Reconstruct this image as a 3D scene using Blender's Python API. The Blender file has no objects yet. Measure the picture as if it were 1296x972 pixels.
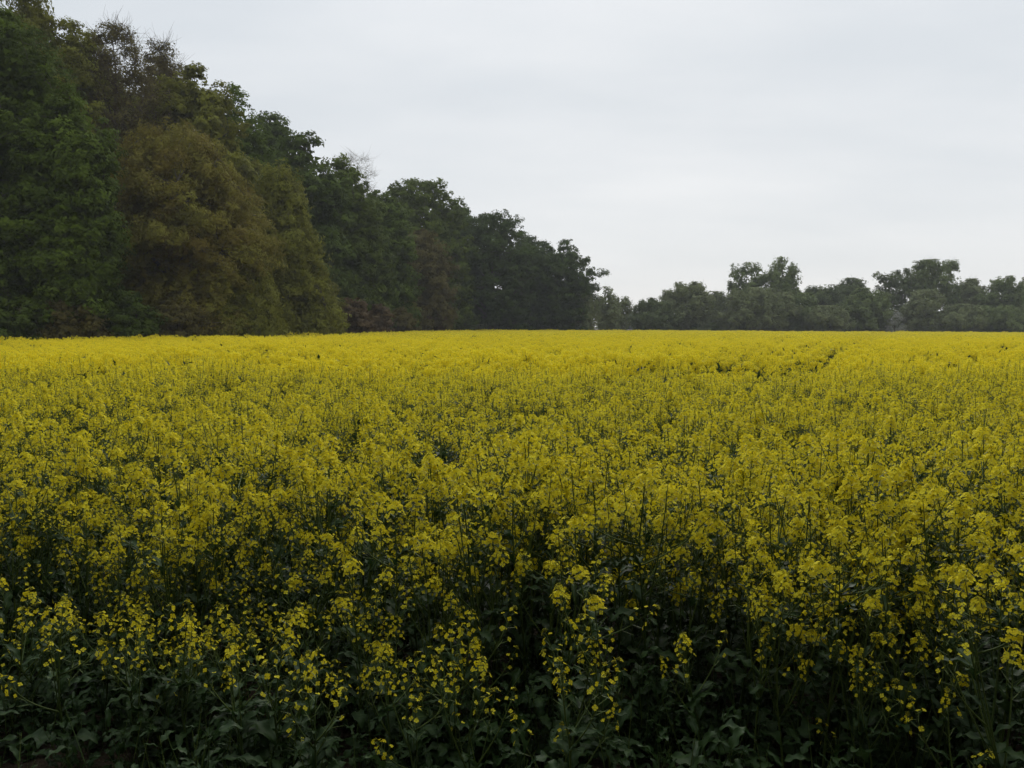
import bpy, math, random
import numpy as np

sc = bpy.context.scene
col = sc.collection
R = math.radians
F_PX, CX, CY, HOR = 1057.0, 648.0, 486.0, 413.0      # focal length and horizon of the photograph in its pixels
EYE = 1.65

# ------------------------------------------------------------------ camera
cam = bpy.data.cameras.new('camera')
cam.sensor_width = 36.0
cam.lens = F_PX / 1296.0 * 36.0
cam.clip_start = 0.05
cam.clip_end = 8000.0
cam_o = bpy.data.objects.new('camera', cam)
cam_o.location = (0, 0, EYE)
cam_o.rotation_euler = (R(90) - math.atan((CY - HOR) / F_PX), 0, 0)
col.objects.link(cam_o)
sc.camera = cam_o

# ------------------------------------------------------------------ sky: Nishita veiled by an even overcast
SUN_EL, SUN_ROT = R(34), R(12)          # behind the cloud, ahead and a little to the right
w = bpy.data.worlds.new('World')
sc.world = w
w.use_nodes = True
nt = w.node_tree
nt.nodes.clear()
N = nt.nodes.new
L = nt.links.new
sky = N('ShaderNodeTexSky')
sky.sky_type = 'NISHITA'
sky.sun_disc = False
sky.sun_elevation = SUN_EL
sky.sun_rotation = SUN_ROT
bg1 = N('ShaderNodeBackground')
bg1.inputs['Strength'].default_value = 0.08
L(sky.outputs[0], bg1.inputs['Color'])
tc = N('ShaderNodeTexCoord')
sep = N('ShaderNodeSeparateXYZ')
L(tc.outputs['Generated'], sep.inputs[0])
zc = N('ShaderNodeMath'); zc.operation = 'MAXIMUM'; zc.inputs[1].default_value = 0.0
L(sep.outputs['Z'], zc.inputs[0])
za = N('ShaderNodeMath'); za.operation = 'ADD'; za.inputs[1].default_value = 0.16
L(zc.outputs[0], za.inputs[0])
dx = N('ShaderNodeMath'); dx.operation = 'DIVIDE'; L(sep.outputs['X'], dx.inputs[0]); L(za.outputs[0], dx.inputs[1])
dy = N('ShaderNodeMath'); dy.operation = 'DIVIDE'; L(sep.outputs['Y'], dy.inputs[0]); L(za.outputs[0], dy.inputs[1])
dys = N('ShaderNodeMath'); dys.operation = 'MULTIPLY'; dys.inputs[1].default_value = 1.7; L(dy.outputs[0], dys.inputs[0])   # bands lie across the view
cmb = N('ShaderNodeCombineXYZ'); L(dx.outputs[0], cmb.inputs[0]); L(dys.outputs[0], cmb.inputs[1])
noi = N('ShaderNodeTexNoise')
noi.inputs['Scale'].default_value = 0.55
noi.inputs['Detail'].default_value = 5.0
noi.inputs['Roughness'].default_value = 0.5
L(cmb.outputs[0], noi.inputs['Vector'])
ramp = N('ShaderNodeValToRGB')
ramp.color_ramp.elements[0].position = 0.34
ramp.color_ramp.elements[0].color = (0.63, 0.695, 0.755, 1)
ramp.color_ramp.elements[1].position = 0.64
ramp.color_ramp.elements[1].color = (0.86, 0.89, 0.92, 1)
L(noi.outputs['Fac'], ramp.inputs[0])
# cloud is a little brighter and whiter low down, where one looks through more lit cloud
hz = N('ShaderNodeMapRange')
hz.inputs['From Min'].default_value = 0.0
hz.inputs['From Max'].default_value = 0.42
hz.inputs['To Min'].default_value = 0.75
hz.inputs['To Max'].default_value = 0.0
L(zc.outputs[0], hz.inputs['Value'])
mx = N('ShaderNodeMixRGB')
mx.inputs[2].default_value = (0.90, 0.90, 0.90, 1)
L(hz.outputs[0], mx.inputs[0]); L(ramp.outputs[0], mx.inputs[1])
bg2 = N('ShaderNodeBackground')
# an overcast sky grows brighter towards the zenith (CIE overcast law, softened)
zr = N('ShaderNodeMapRange')
zr.interpolation_type = 'SMOOTHSTEP'
zr.inputs['From Min'].default_value = 0.30
zr.inputs['From Max'].default_value = 1.0
zr.inputs['To Min'].default_value = 1.0
zr.inputs['To Max'].default_value = 1.7
L(zc.outputs[0], zr.inputs['Value'])
L(zr.outputs[0], bg2.inputs['Strength'])
L(mx.outputs[0], bg2.inputs['Color'])
ms = N('ShaderNodeMixShader')
ms.inputs[0].default_value = 0.93
L(bg1.outputs[0], ms.inputs[1]); L(bg2.outputs[0], ms.inputs[2])
wo = N('ShaderNodeOutputWorld')
L(ms.outputs[0], wo.inputs['Surface'])

sun = bpy.data.lights.new('sun', 'SUN')
sun.energy = 1.5
sun.angle = R(30)
sun.color = (1.0, 0.965, 0.91)
sun_o = bpy.data.objects.new('sun', sun)
# Nishita: rotation 0 = +Y, turning clockwise towards +X
sun_o.rotation_euler = (R(90) - SUN_EL, 0, math.pi - SUN_ROT)
sun_o.location = (20, 60, 60)
col.objects.link(sun_o)

sc.view_settings.view_transform = 'Standard'
sc.view_settings.look = 'None'
sc.view_settings.gamma = 1.0
sc.view_settings.exposure = 0.0
sc.view_settings.use_curve_mapping = False
sc.cycles.use_denoising = True
sc.cycles.denoising_input_passes = 'RGB_ALBEDO_NORMAL'
sc.cycles.denoising_prefilter = 'ACCURATE'
sc.cycles.max_bounces = 5
sc.cycles.diffuse_bounces = 3
sc.cycles.glossy_bounces = 2
sc.cycles.transmission_bounces = 3
sc.cycles.transparent_max_bounces = 4
sc.cycles.volume_bounces = 0
sc.cycles.volume_step_rate = 4.0

# ------------------------------------------------------------------ materials
def new_mat(name):
    m = bpy.data.materials.new(name)
    m.use_nodes = True
    t = m.node_tree
    t.nodes.clear()
    out = t.nodes.new('ShaderNodeOutputMaterial')
    return m, t, out

def leafy(name, ca, cb, transl=0.3, rough=0.55, spec=0.3, obj_var=0.0, noise=0.0):
    """two-tone leaf tissue: colour runs from ca to cb with the per-leaf attribute 'tint'"""
    m, t, out = new_mat(name)
    a = t.nodes.new('ShaderNodeAttribute'); a.attribute_name = 'tint'
    mix = t.nodes.new('ShaderNodeMixRGB')
    mix.inputs[1].default_value = (*ca, 1); mix.inputs[2].default_value = (*cb, 1)
    fac = a.outputs['Fac']
    if noise:
        tcn = t.nodes.new('ShaderNodeTexCoord')
        nz = t.nodes.new('ShaderNodeTexNoise'); nz.inputs['Scale'].default_value = noise
        nz.inputs['Detail'].default_value = 3
        t.links.new(tcn.outputs['Object'], nz.inputs['Vector'])
        mm = t.nodes.new('ShaderNodeMath'); mm.operation = 'MULTIPLY_ADD'
        mm.inputs[1].default_value = 0.9; mm.inputs[2].default_value = -0.45
        t.links.new(nz.outputs['Fac'], mm.inputs[0])
        ad = t.nodes.new('ShaderNodeMath'); ad.operation = 'ADD'; ad.use_clamp = True
        t.links.new(fac, ad.inputs[0]); t.links.new(mm.outputs[0], ad.inputs[1])
        fac = ad.outputs[0]
    t.links.new(fac, mix.inputs[0])
    c = mix.outputs[0]
    if obj_var:
        oi = t.nodes.new('ShaderNodeObjectInfo')
        mr = t.nodes.new('ShaderNodeMapRange')
        mr.inputs['To Min'].default_value = 1 - obj_var; mr.inputs['To Max'].default_value = 1 + obj_var
        t.links.new(oi.outputs['Random'], mr.inputs['Value'])
        hsv = t.nodes.new('ShaderNodeHueSaturation')
        t.links.new(mr.outputs[0], hsv.inputs['Value'])
        t.links.new(c, hsv.inputs['Color'])
        c = hsv.outputs[0]
    p = t.nodes.new('ShaderNodeBsdfPrincipled')
    p.inputs['Roughness'].default_value = rough
    p.inputs['Specular IOR Level'].default_value = spec
    t.links.new(c, p.inputs['Base Color'])
    tr = t.nodes.new('ShaderNodeBsdfTranslucent')
    t.links.new(c, tr.inputs['Color'])
    mxs = t.nodes.new('ShaderNodeMixShader'); mxs.inputs[0].default_value = transl
    t.links.new(p.outputs[0], mxs.inputs[1]); t.links.new(tr.outputs[0], mxs.inputs[2])
    t.links.new(mxs.outputs[0], out.inputs['Surface'])
    return m

def barky(name, ca, cb, scale=6.0):
    m, t, out = new_mat(name)
    tcn = t.nodes.new('ShaderNodeTexCoord')
    mp = t.nodes.new('ShaderNodeMapping'); mp.inputs['Scale'].default_value = (1, 1, 0.2)
    t.links.new(tcn.outputs['Object'], mp.inputs['Vector'])
    nz = t.nodes.new('ShaderNodeTexNoise'); nz.inputs['Scale'].default_value = scale
    nz.inputs['Detail'].default_value = 6
    t.links.new(mp.outputs[0], nz.inputs['Vector'])
    mix = t.nodes.new('ShaderNodeMixRGB')
    mix.inputs[1].default_value = (*ca, 1); mix.inputs[2].default_value = (*cb, 1)
    t.links.new(nz.outputs['Fac'], mix.inputs[0])
    p = t.nodes.new('ShaderNodeBsdfPrincipled'); p.inputs['Roughness'].default_value = 0.9
    p.inputs['Specular IOR Level'].default_value = 0.15
    bmp = t.nodes.new('ShaderNodeBump'); bmp.inputs['Strength'].default_value = 0.5
    t.links.new(nz.outputs['Fac'], bmp.inputs['Height'])
    t.links.new(bmp.outputs[0], p.inputs['Normal'])
    t.links.new(mix.outputs[0], p.inputs['Base Color'])
    t.links.new(p.outputs[0], out.inputs['Surface'])
    return m

M = {}
M['petal'] = leafy('petal_yellow', (0.75, 0.60, 0.008), (0.85, 0.765, 0.055), 0.42, 0.7, 0.08)
M['bud'] = leafy('bud_green_yellow', (0.22, 0.24, 0.02), (0.45, 0.40, 0.03), 0.2, 0.6, 0.2)
M['stalk'] = leafy('stalk_green', (0.06, 0.10, 0.025), (0.14, 0.19, 0.04), 0.2, 0.5, 0.3)
M['rape_leaf'] = leafy('rape_leaf_bluegreen', (0.015, 0.038, 0.008), (0.040, 0.074, 0.020), 0.25, 0.5, 0.16, noise=22.0)
M['bark'] = barky('bark_brown', (0.045, 0.037, 0.028), (0.11, 0.095, 0.075))
M['bark_pale'] = barky('bark_pale_grey', (0.16, 0.15, 0.13), (0.30, 0.28, 0.25))
M['bark_twig'] = barky('bark_twig_brown', (0.05, 0.038, 0.027), (0.10, 0.075, 0.055))
LEAF = {
    'maple':  ((0.050, 0.074, 0.009), (0.100, 0.142, 0.016)),
    'broad':  ((0.060, 0.084, 0.012), (0.110, 0.144, 0.020)),
    'dark':   ((0.048, 0.072, 0.012), (0.086, 0.120, 0.020)),
    'brown':  ((0.140, 0.108, 0.020), (0.205, 0.195, 0.034)),
    'olive':  ((0.110, 0.108, 0.014), (0.185, 0.192, 0.028)),
    'dun':    ((0.082, 0.068, 0.018), (0.125, 0.108, 0.030)),
    'oak':    ((0.038, 0.058, 0.013), (0.068, 0.100, 0.021)),
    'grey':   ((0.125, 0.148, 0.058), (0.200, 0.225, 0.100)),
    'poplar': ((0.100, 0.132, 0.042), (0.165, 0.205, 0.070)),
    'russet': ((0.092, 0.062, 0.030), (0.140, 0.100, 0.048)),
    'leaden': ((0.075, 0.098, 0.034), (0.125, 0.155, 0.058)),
    'white':  ((0.22, 0.24, 0.19), (0.42, 0.42, 0.36)),
}
for k, (a_, b_) in LEAF.items():
    M['leaf_' + k] = leafy('leaf_' + k, a_, b_, 0.32, 0.75, 0.06)

def soil_mat():
    m, t, out = new_mat('soil')
    tcn = t.nodes.new('ShaderNodeTexCoord')
    n1 = t.nodes.new('ShaderNodeTexNoise'); n1.inputs['Scale'].default_value = 9; n1.inputs['Detail'].default_value = 10
    n1.inputs['Roughness'].default_value = 0.65
    n2 = t.nodes.new('ShaderNodeTexNoise'); n2.inputs['Scale'].default_value = 0.4; n2.inputs['Detail'].default_value = 4
    n3 = t.nodes.new('ShaderNodeTexVoronoi'); n3.inputs['Scale'].default_value = 45
    for n in (n1, n2, n3):
        t.links.new(tcn.outputs['Object'], n.inputs['Vector'])
    r = t.nodes.new('ShaderNodeValToRGB')
    r.color_ramp.elements[0].color = (0.022, 0.015, 0.010, 1); r.color_ramp.elements[0].position = 0.3
    r.color_ramp.elements[1].color = (0.080, 0.054, 0.036, 1); r.color_ramp.elements[1].position = 0.75
    t.links.new(n1.outputs['Fac'], r.inputs[0])
    g = t.nodes.new('ShaderNodeMixRGB'); g.inputs[2].default_value = (0.045, 0.050, 0.020, 1)
    mr = t.nodes.new('ShaderNodeMapRange'); mr.inputs['From Min'].default_value = 0.45; mr.inputs['From Max'].default_value = 0.7
    mr.inputs['To Max'].default_value = 0.55
    t.links.new(n2.outputs['Fac'], mr.inputs['Value'])
    t.links.new(mr.outputs[0], g.inputs[0]); t.links.new(r.outputs[0], g.inputs[1])
    p = t.nodes.new('ShaderNodeBsdfPrincipled'); p.inputs['Roughness'].default_value = 0.95
    p.inputs['Specular IOR Level'].default_value = 0.15
    t.links.new(g.outputs[0], p.inputs['Base Color'])
    add = t.nodes.new('ShaderNodeMath'); add.operation = 'ADD'
    t.links.new(n1.outputs['Fac'], add.inputs[0]); t.links.new(n3.outputs['Distance'], add.inputs[1])
    b = t.nodes.new('ShaderNodeBump'); b.inputs['Strength'].default_value = 0.8; b.inputs['Distance'].default_value = 0.03
    t.links.new(add.outputs[0], b.inputs['Height']); t.links.new(b.outputs[0], p.inputs['Normal'])
    t.links.new(p.outputs[0], out.inputs['Surface'])
    return m
M['soil'] = soil_mat()

# ------------------------------------------------------------------ mesh helpers (numpy)
class Geo:
    """quads and triangles with one material index and one tint per vertex"""
    def __init__(self):
        self.V, self.Q, self.T, self.qm, self.tm, self.tint = [], [], [], [], [], []
        self.n = 0
    def add(self, V, Q=None, T=None, mat=0, tint=0.5):
        V = np.asarray(V, float).reshape(-1, 3)
        if Q is not None and len(Q):
            Q = np.asarray(Q, int).reshape(-1, 4)
            self.Q.append(Q + self.n); self.qm.append(np.full(len(Q), mat))
        if T is not None and len(T):
            T = np.asarray(T, int).reshape(-1, 3)
            self.T.append(T + self.n); self.tm.append(np.full(len(T), mat))
        self.V.append(V)
        self.tint.append(np.broadcast_to(np.asarray(tint, float), (len(V),)).copy())
        self.n += len(V)
    def add_geo(self, g, Mx=None, mat_map=None, tint_shift=0.0):
        V, Q, qm, T, tm, ti = g.arrays()
        if Mx is not None:
            V = V @ Mx[:3, :3].T + Mx[:3, 3]
        f = (lambda a: np.array([mat_map[i] for i in a], int)) if mat_map else (lambda a: a)
        if len(Q):
            self.Q.append(Q + self.n); self.qm.append(f(qm))
        if len(T):
            self.T.append(T + self.n); self.tm.append(f(tm))
        self.V.append(V); self.tint.append(np.clip(ti + tint_shift, 0, 1)); self.n += len(V)
    def arrays(self):
        cat = lambda a, s, dt: np.concatenate(a) if a else np.zeros(s, dt)
        return (cat(self.V, (0, 3), float), cat(self.Q, (0, 4), int), cat(self.qm, (0,), int),
                cat(self.T, (0, 3), int), cat(self.tm, (0,), int), cat(self.tint, (0,), float))
    def mesh(self, name, mats, smooth=False):
        V, Q, qm, T, tm, ti = self.arrays()
        me = bpy.data.meshes.new(name)
        nq, ntr = len(Q), len(T)
        me.vertices.add(len(V)); me.vertices.foreach_set('co', V.astype(np.float32).ravel())
        me.loops.add(4 * nq + 3 * ntr)
        me.loops.foreach_set('vertex_index', np.concatenate([Q.ravel(), T.ravel()]).astype(np.int32))
        me.polygons.add(nq + ntr)
        ls = np.concatenate([np.arange(nq) * 4, 4 * nq + np.arange(ntr) * 3]).astype(np.int32)
        me.polygons.foreach_set('loop_start', ls)
        me.polygons.foreach_set('material_index', np.concatenate([qm, tm]).astype(np.int32))
        at = me.attributes.new('tint', 'FLOAT', 'POINT')
        at.data.foreach_set('value', ti.astype(np.float32))
        for m in mats:
            me.materials.append(m)
        if smooth:
            me.polygons.foreach_set('use_smooth', np.ones(nq + ntr, bool))
        me.update(calc_edges=True)
        return me

def unit(v):
    return v / np.maximum(np.linalg.norm(v, axis=-1, keepdims=True), 1e-9)

def link(name, me, parent=None, loc=(0, 0, 0)):
    o = bpy.data.objects.new(name, me)
    col.objects.link(o)
    o.location = loc
    if parent is not None:
        o.parent = parent
    return o

def tag(o, label=None, cat=None, group=None, kind=None):
    if label: o['label'] = label
    if cat: o['category'] = cat
    if group: o['group'] = group
    if kind: o['kind'] = kind
    return o

def empty(name, loc, rz=0.0):
    o = bpy.data.objects.new(name, None)
    o.empty_display_size = 0.2
    col.objects.link(o)
    o.location = loc
    o.rotation_euler = (0, 0, rz)
    return o

def tube(g, pts, rad, sides=5, mat=0, tint=0.5):
    pts = np.asarray(pts, float); n = len(pts)
    rad = np.broadcast_to(np.asarray(rad, float), (n,))
    tan = unit(np.gradient(pts, axis=0))
    ref = np.where(np.abs(tan[:, 2:3]) > 0.9, np.array([[1.0, 0, 0]]), np.array([[0, 0, 1.0]]))
    a = unit(np.cross(tan, ref)); b = np.cross(tan, a)
    for i in range(1, n):                                   # keep the frame from flipping
        a[i] = a[i - 1] - tan[i] * np.dot(a[i - 1], tan[i]); a[i] /= max(np.linalg.norm(a[i]), 1e-9)
        b[i] = np.cross(tan[i], a[i])
    th = np.arange(sides) / sides * 2 * math.pi
    V = pts[:, None] + rad[:, None, None] * (np.cos(th)[None, :, None] * a[:, None] + np.sin(th)[None, :, None] * b[:, None])
    Q = []
    for i in range(n - 1):
        for j in range(sides):
            k = (j + 1) % sides
            Q.append((i * sides + j, i * sides + k, (i + 1) * sides + k, (i + 1) * sides + j))
    g.add(V.reshape(-1, 3), Q, mat=mat, tint=tint)

def twigs(g, A, B, C, r0, r1, r2, mat=0, tint=0.5):
    """many three-point, three-sided twigs at once"""
    A, B, C = (np.asarray(v, float).reshape(-1, 3) for v in (A, B, C))
    if not len(A): return
    t = unit(C - A)
    ref = np.where(np.abs(t[:, 2:3]) > 0.9, np.array([[1.0, 0, 0]]), np.array([[0, 0, 1.0]]))
    a = unit(np.cross(t, ref)); b = np.cross(t, a)
    th = np.arange(3) / 3 * 2 * math.pi
    ring = np.cos(th)[None, :, None] * a[:, None] + np.sin(th)[None, :, None] * b[:, None]
    V = np.stack([A[:, None] + ring * r0, B[:, None] + ring * r1, C[:, None] + ring * r2], 1).reshape(-1, 3)
    base = (np.arange(len(A)) * 9)[:, None, None]
    q = np.array([(i * 3 + j, i * 3 + (j + 1) % 3, (i + 1) * 3 + (j + 1) % 3, (i + 1) * 3 + j) for i in range(2) for j in range(3)])
    g.add(V, (base + q[None]).reshape(-1, 4), mat=mat, tint=tint)

def diamonds(g, c, n, a, ln, wd, mat=0, tint=0.5, fold=0.0):
    """one four-cornered leaf per row: centre c, facing n, pointing along a"""
    n = unit(n); a = unit(a - n * np.sum(a * n, 1, keepdims=True)); b = np.cross(n, a)
    ln = np.broadcast_to(np.asarray(ln, float), (len(c),))[:, None]; wd = np.broadcast_to(np.asarray(wd, float), (len(c),))[:, None]
    V = np.stack([c - a * ln * .5, c + b * wd * .5 + n * wd * fold, c + a * ln * .5, c - b * wd * .5 + n * wd * fold], 1).reshape(-1, 3)
    Q = np.arange(4 * len(c)).reshape(-1, 4)
    t = np.repeat(np.broadcast_to(np.asarray(tint, float), (len(c),)), 4)
    g.add(V, Q, mat=mat, tint=t)

def blades(g, c, n, a, ln, wd, mat=0, tint=0.5):
    """one three-cornered leaf per row, for crowns seen from afar"""
    n = unit(n); a = unit(a - n * np.sum(a * n, 1, keepdims=True)); b = np.cross(n, a)
    ln = ln[:, None]; wd = wd[:, None]
    V = np.stack([c - a * ln * .4 + b * wd * .5, c + a * ln * .6, c - a * ln * .4 - b * wd * .5], 1).reshape(-1, 3)
    g.add(V, T=np.arange(3 * len(c)).reshape(-1, 3), mat=mat, tint=np.repeat(np.asarray(tint, float), 3))

def rand_dirs(rng, n):
    return unit(rng.normal(size=(n, 3)))

# ------------------------------------------------------------------ the lie of the land
def vnoise(x, y, seed=0):
    """smooth value noise, -1..1"""
    x = np.asarray(x, float); y = np.asarray(y, float)
    xi = np.floor(x).astype(int); yi = np.floor(y).astype(int)
    fx = x - xi; fy = y - yi
    fx = fx * fx * (3 - 2 * fx); fy = fy * fy * (3 - 2 * fy)
    def h(i, j):
        k = (i * 374761393 + j * 668265263 + seed * 974634777) & 0x7fffffff
        k = ((k ^ (k >> 13)) * 1274126177) & 0x7fffffff
        return ((k ^ (k >> 16)) & 0xffff) / 32767.5 - 1.0
    return ((h(xi, yi) * (1 - fx) + h(xi + 1, yi) * fx) * (1 - fy) + (h(xi, yi + 1) * (1 - fx) + h(xi + 1, yi + 1) * fx) * fy)

def ground_z(x, y):
    x = np.asarray(x, float); y = np.asarray(y, float)
    d = np.hypot(x, y)
    z = -0.0055 * np.clip(x, 0, 160) * np.clip(y / 100, 0, 1)      # falls gently to the right
    near = np.clip(1.6 - d / 9.0, 0, 1)
    z = z + near * (0.030 * vnoise(x * 3.1, y * 3.1, 1) + 0.018 * vnoise(x * 9, y * 9, 2) + 0.010 * vnoise(x * 23, y * 23, 3))
    z = z + 0.05 * vnoise(x / 9.0, y / 9.0, 4) * np.clip(d / 8 - 0.5, 0, 1)
    return z

def forest_x(y):
    """x of the wood's edge at depth y"""
    y = np.asarray(y, float)
    return np.where(y < 127, -30 + (y - 49) * 17 / 78.0, -13 + (y - 127) * 0.30)

u = np.linspace(-1, 1, 261)
gx = 3.0 * np.sinh(u * 7.6)
gx = gx / gx.max() * 3000
uy = np.linspace(-1, 1, 261)
gy = np.sinh(uy * 7.6); gy = gy / gy.max() * 3000 + 3.2
X, Y = np.meshgrid(gx, gy)
V = np.stack([X, Y, ground_z(X, Y)], -1).reshape(-1, 3)
ii = np.arange(261 * 261).reshape(261, 261)
Q = np.stack([ii[:-1, :-1], ii[:-1, 1:], ii[1:, 1:], ii[1:, :-1]], -1).reshape(-1, 4)
g = Geo(); g.add(V, Q)
tag(link('ground', g.mesh('ground', [M['soil']], smooth=True)), 'dark brown soil of the field running out to the woods', kind='structure')

# ------------------------------------------------------------------ trees
def px_to_x(px, y):
    return (px - CX) / F_PX * y

def px_height(py, y, x=0.0):
    return (HOR - py) / F_PX * y + EYE - float(ground_z(x, y))

PROFILE = {
    'round':  lambda t: np.sqrt(np.clip(1 - (2 * t - 1) ** 2, 0, 1)) * 0.9 + 0.1 * (1 - t),
    'full':   lambda t: np.clip(1 - t ** 4.2, 0, 1) ** 0.62 * (0.82 + 0.18 * np.sin(t * 3.1)),
    'dome':   lambda t: np.clip(1 - t ** 5.5, 0, 1) ** 0.5 * (0.9 + 0.1 * np.sin(t * 3.1)),
    'skirt':  lambda t: np.clip(1 - t, 0, 1) ** 0.55 * (1 - 0.10 * np.sin(t * 6.0)),
    'high':   lambda t: np.sqrt(np.clip(1 - (np.abs(t - 0.60) / 0.62) ** 2.2, 0, 1)),
    'column': lambda t: np.clip(1 - np.abs(2 * t - 0.95) ** 3, 0, 1) ** 0.6,
}

def build_tree(seed, H, Rr, base, kind, prof='full', boughs=90, subs=7, leaves=34, leaf=0.15, bough_r=1.1, sub_r=0.42,
               droop=0.0, inner=0.12, bump=0.28, twig=True, lean=(0, 0), trunk_r=None, face=None, flat=0.7, bark='bark',
               limb_n=16, hue=0.22, fine=0):
    """returns (trunk mesh, branch mesh, crown mesh); crown runs from height base to H with greatest radius Rr"""
    rng = np.random.default_rng(seed)
    pf = PROFILE[prof]
    crown_h = H - base
    bt = rng.uniform(0, 1, 14); ba = rng.uniform(0, 2 * math.pi, 14); bs = rng.uniform(-0.6, 1, 14)
    def radius(t, th):
        r = Rr * pf(t)
        k = np.zeros_like(t)
        for i in range(14):
            da = np.abs((th - ba[i] + math.pi) % (2 * math.pi) - math.pi)
            k += bs[i] * np.exp(-(da / 0.55) ** 2 - ((t - bt[i]) / 0.13) ** 2)
        return r * (1 + bump * k)
    # bough centres
    tt = np.linspace(0.0, 1, 200); cdf = np.cumsum(pf(tt) + 0.08); cdf /= cdf[-1]
    t = np.interp(rng.uniform(0, 1, boughs), cdf, tt)
    th = rng.uniform(0, 2 * math.pi, boughs)
    if face is not None:                                      # more boughs on the side turned to the camera
        flip = (np.cos(th - face) < -0.1) & (rng.uniform(0, 1, boughs) < 0.5)
        th = np.where(flip, 2 * face + math.pi - th, th)
    rr = np.clip(radius(t, th) - bough_r * 0.55, 0.05, None) * (1 - 0.50 * rng.uniform(0, 1, boughs) ** 2.2)
    bc = np.stack([rr * np.cos(th) + lean[0] * (1 - t) ** 2, rr * np.sin(th) + lean[1] * (1 - t) ** 2, base + t * crown_h], 1)
    bc[:, 2] = np.clip(bc[:, 2], 0.5, H - sub_r * 0.7)
    zm = bc[:, 2].max()
    bc[:, 2] = base + (bc[:, 2] - base) * (H - bough_r * 0.45 - base) / max(zm - base, 0.1)
    bc[:, 2] = np.clip(bc[:, 2], 0.4, None)
    bsz = bough_r * rng.uniform(0.65, 1.25, boughs)
    btint = rng.normal(0.5, hue, boughs)
    # trunk
    if trunk_r is None:
        trunk_r = 0.012 * H + 0.03 * Rr
    wob = rng.normal(0, 0.012 * H, (7, 2)); wob[0] = 0
    tz = np.linspace(0, base + crown_h * 0.86, 7)
    tp = np.stack([np.cumsum(wob[:, 0]) * .6, np.cumsum(wob[:, 1]) * .6, tz], 1)
    tg = Geo()
    sub_z = np.linspace(0, tz[-1], 22)
    pts = np.stack([np.interp(sub_z, tz, tp[:, i]) for i in range(3)], 1)
    rad = trunk_r * (1 - 0.86 * (sub_z / tz[-1])) * (1 + 0.6 * np.exp(-sub_z / (0.5 + 0.02 * H)))
    pts[0, 2] = -0.25
    tube(tg, pts, rad, 8)
    trunk_at = lambda z: np.array([np.interp(z, sub_z, pts[:, 0]), np.interp(z, sub_z, pts[:, 1]), z])
    # limbs to boughs chosen far apart, then a twig to every bough
    bg = Geo()
    order = [int(rng.integers(boughs))]
    dmin = np.linalg.norm(bc - bc[order[0]], axis=1)
    while len(order) < min(limb_n, boughs):
        k = int(np.argmax(dmin)); order.append(k)
        dmin = np.minimum(dmin, np.linalg.norm(bc - bc[k], axis=1))
    limb_pts = []
    for k in order:
        e = bc[k]; rad_e = np.hypot(e[0], e[1])
        z0 = np.clip(e[2] - rad_e * rng.uniform(0.5, 1.0), max(0.12 * H, min(base * 0.9, 0.4 * H)), tz[-1] * 0.97)
        p0 = trunk_at(z0)
        s = np.linspace(0, 1, 7)[:, None]
        mid = (p0 + e) / 2 + np.array([0, 0, 0.10 * rad_e]) + rng.normal(0, 0.05 * rad_e + 0.05, 3)
        p = p0 * (1 - s) ** 2 + 2 * mid * s * (1 - s) + e * s ** 2
        r0 = trunk_r * (1 - 0.8 * z0 / tz[-1]) * 0.55 + 0.012
        tube(bg, p, np.linspace(r0, 0.012, 7), 5)
        limb_pts.append(p[1:])
    lp = np.concatenate(limb_pts)
    for k in range(boughs):
        e = bc[k]
        q = lp[np.argmin(np.linalg.norm(lp - e, axis=1) + 0.4 * np.clip(lp[:, 2] - e[2], 0, 9))]
        if np.linalg.norm(q - e) > 0.15:
            m_ = (q + e) / 2 + rng.normal(0, 0.10, 3) * np.linalg.norm(q - e) + np.array([0, 0, 0.06])
            tube(bg, np.array([q, m_, e]), [0.035, 0.022, 0.008], 3)
    # sub-clumps and leaves
    nb = np.repeat(np.arange(boughs), subs)
    d = rand_dirs(rng, len(nb)); d[:, 2] *= flat
    scn = bc[nb] + d * (bsz[nb] * rng.uniform(0.35, 1.0, len(nb)))[:, None]
    outw = unit(scn - np.array([lean[0] * .3, lean[1] * .3, base + 0.35 * crown_h]))
    if droop:
        hang = rng.uniform(0, 1, len(nb)) * droop
        scn[:, 2] -= hang
        scn[:, :2] += outw[:, :2] * hang[:, None] * 0.35
    scn[:, 2] = np.clip(scn[:, 2], 0.25, H)
    if twig:
        ix = np.nonzero(rng.uniform(0, 1, len(nb)) < (0.22 if leaves > 14 and not fine else 0.6 if leaves > 0 else 1.0))[0]
        A = bc[nb[ix]]; E = scn[ix]
        twigs(bg, A, (A + E) / 2 + rng.normal(0, 0.05, A.shape), E + (E - A) * 0.25, 0.018, 0.012, 0.004)
        if fine:                                                  # open crowns: finer twigs again
            A = np.repeat(A * .4 + E * .6, fine, 0); E = np.repeat(E, fine, 0)
            Fp = E + rng.normal(0, sub_r * 1.1, E.shape) + np.repeat(outw[ix], fine, 0) * sub_r * 0.7
            twigs(bg, A, (E + Fp) / 2 + rng.normal(0, .04, E.shape), Fp, 0.012, 0.009, 0.004)
    cg = Geo()
    ns = np.repeat(np.arange(len(nb)), leaves)
    n = len(ns)
    if n:
        d = rand_dirs(rng, n)
        r_ = rng.uniform(0, 1, n) ** 0.45
        srad = sub_r * rng.uniform(0.6, 1.4, len(nb))
        off = d * (r_ * srad[ns])[:, None]
        off[:, 2] *= flat
        if droop:                                                # stretch the sprays outward and down
            ax = unit(outw * np.array([1, 1, 0.2]) + np.array([0, 0, -0.75]))
            off += ax[ns] * (rng.uniform(-1, 1, n) * srad[ns] * 1.0)[:, None]
        c = scn[ns] + off
        c[:, 2] = np.clip(c[:, 2], 0.12, H + 0.1)
        bdir = unit(scn - bc[nb])
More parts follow.
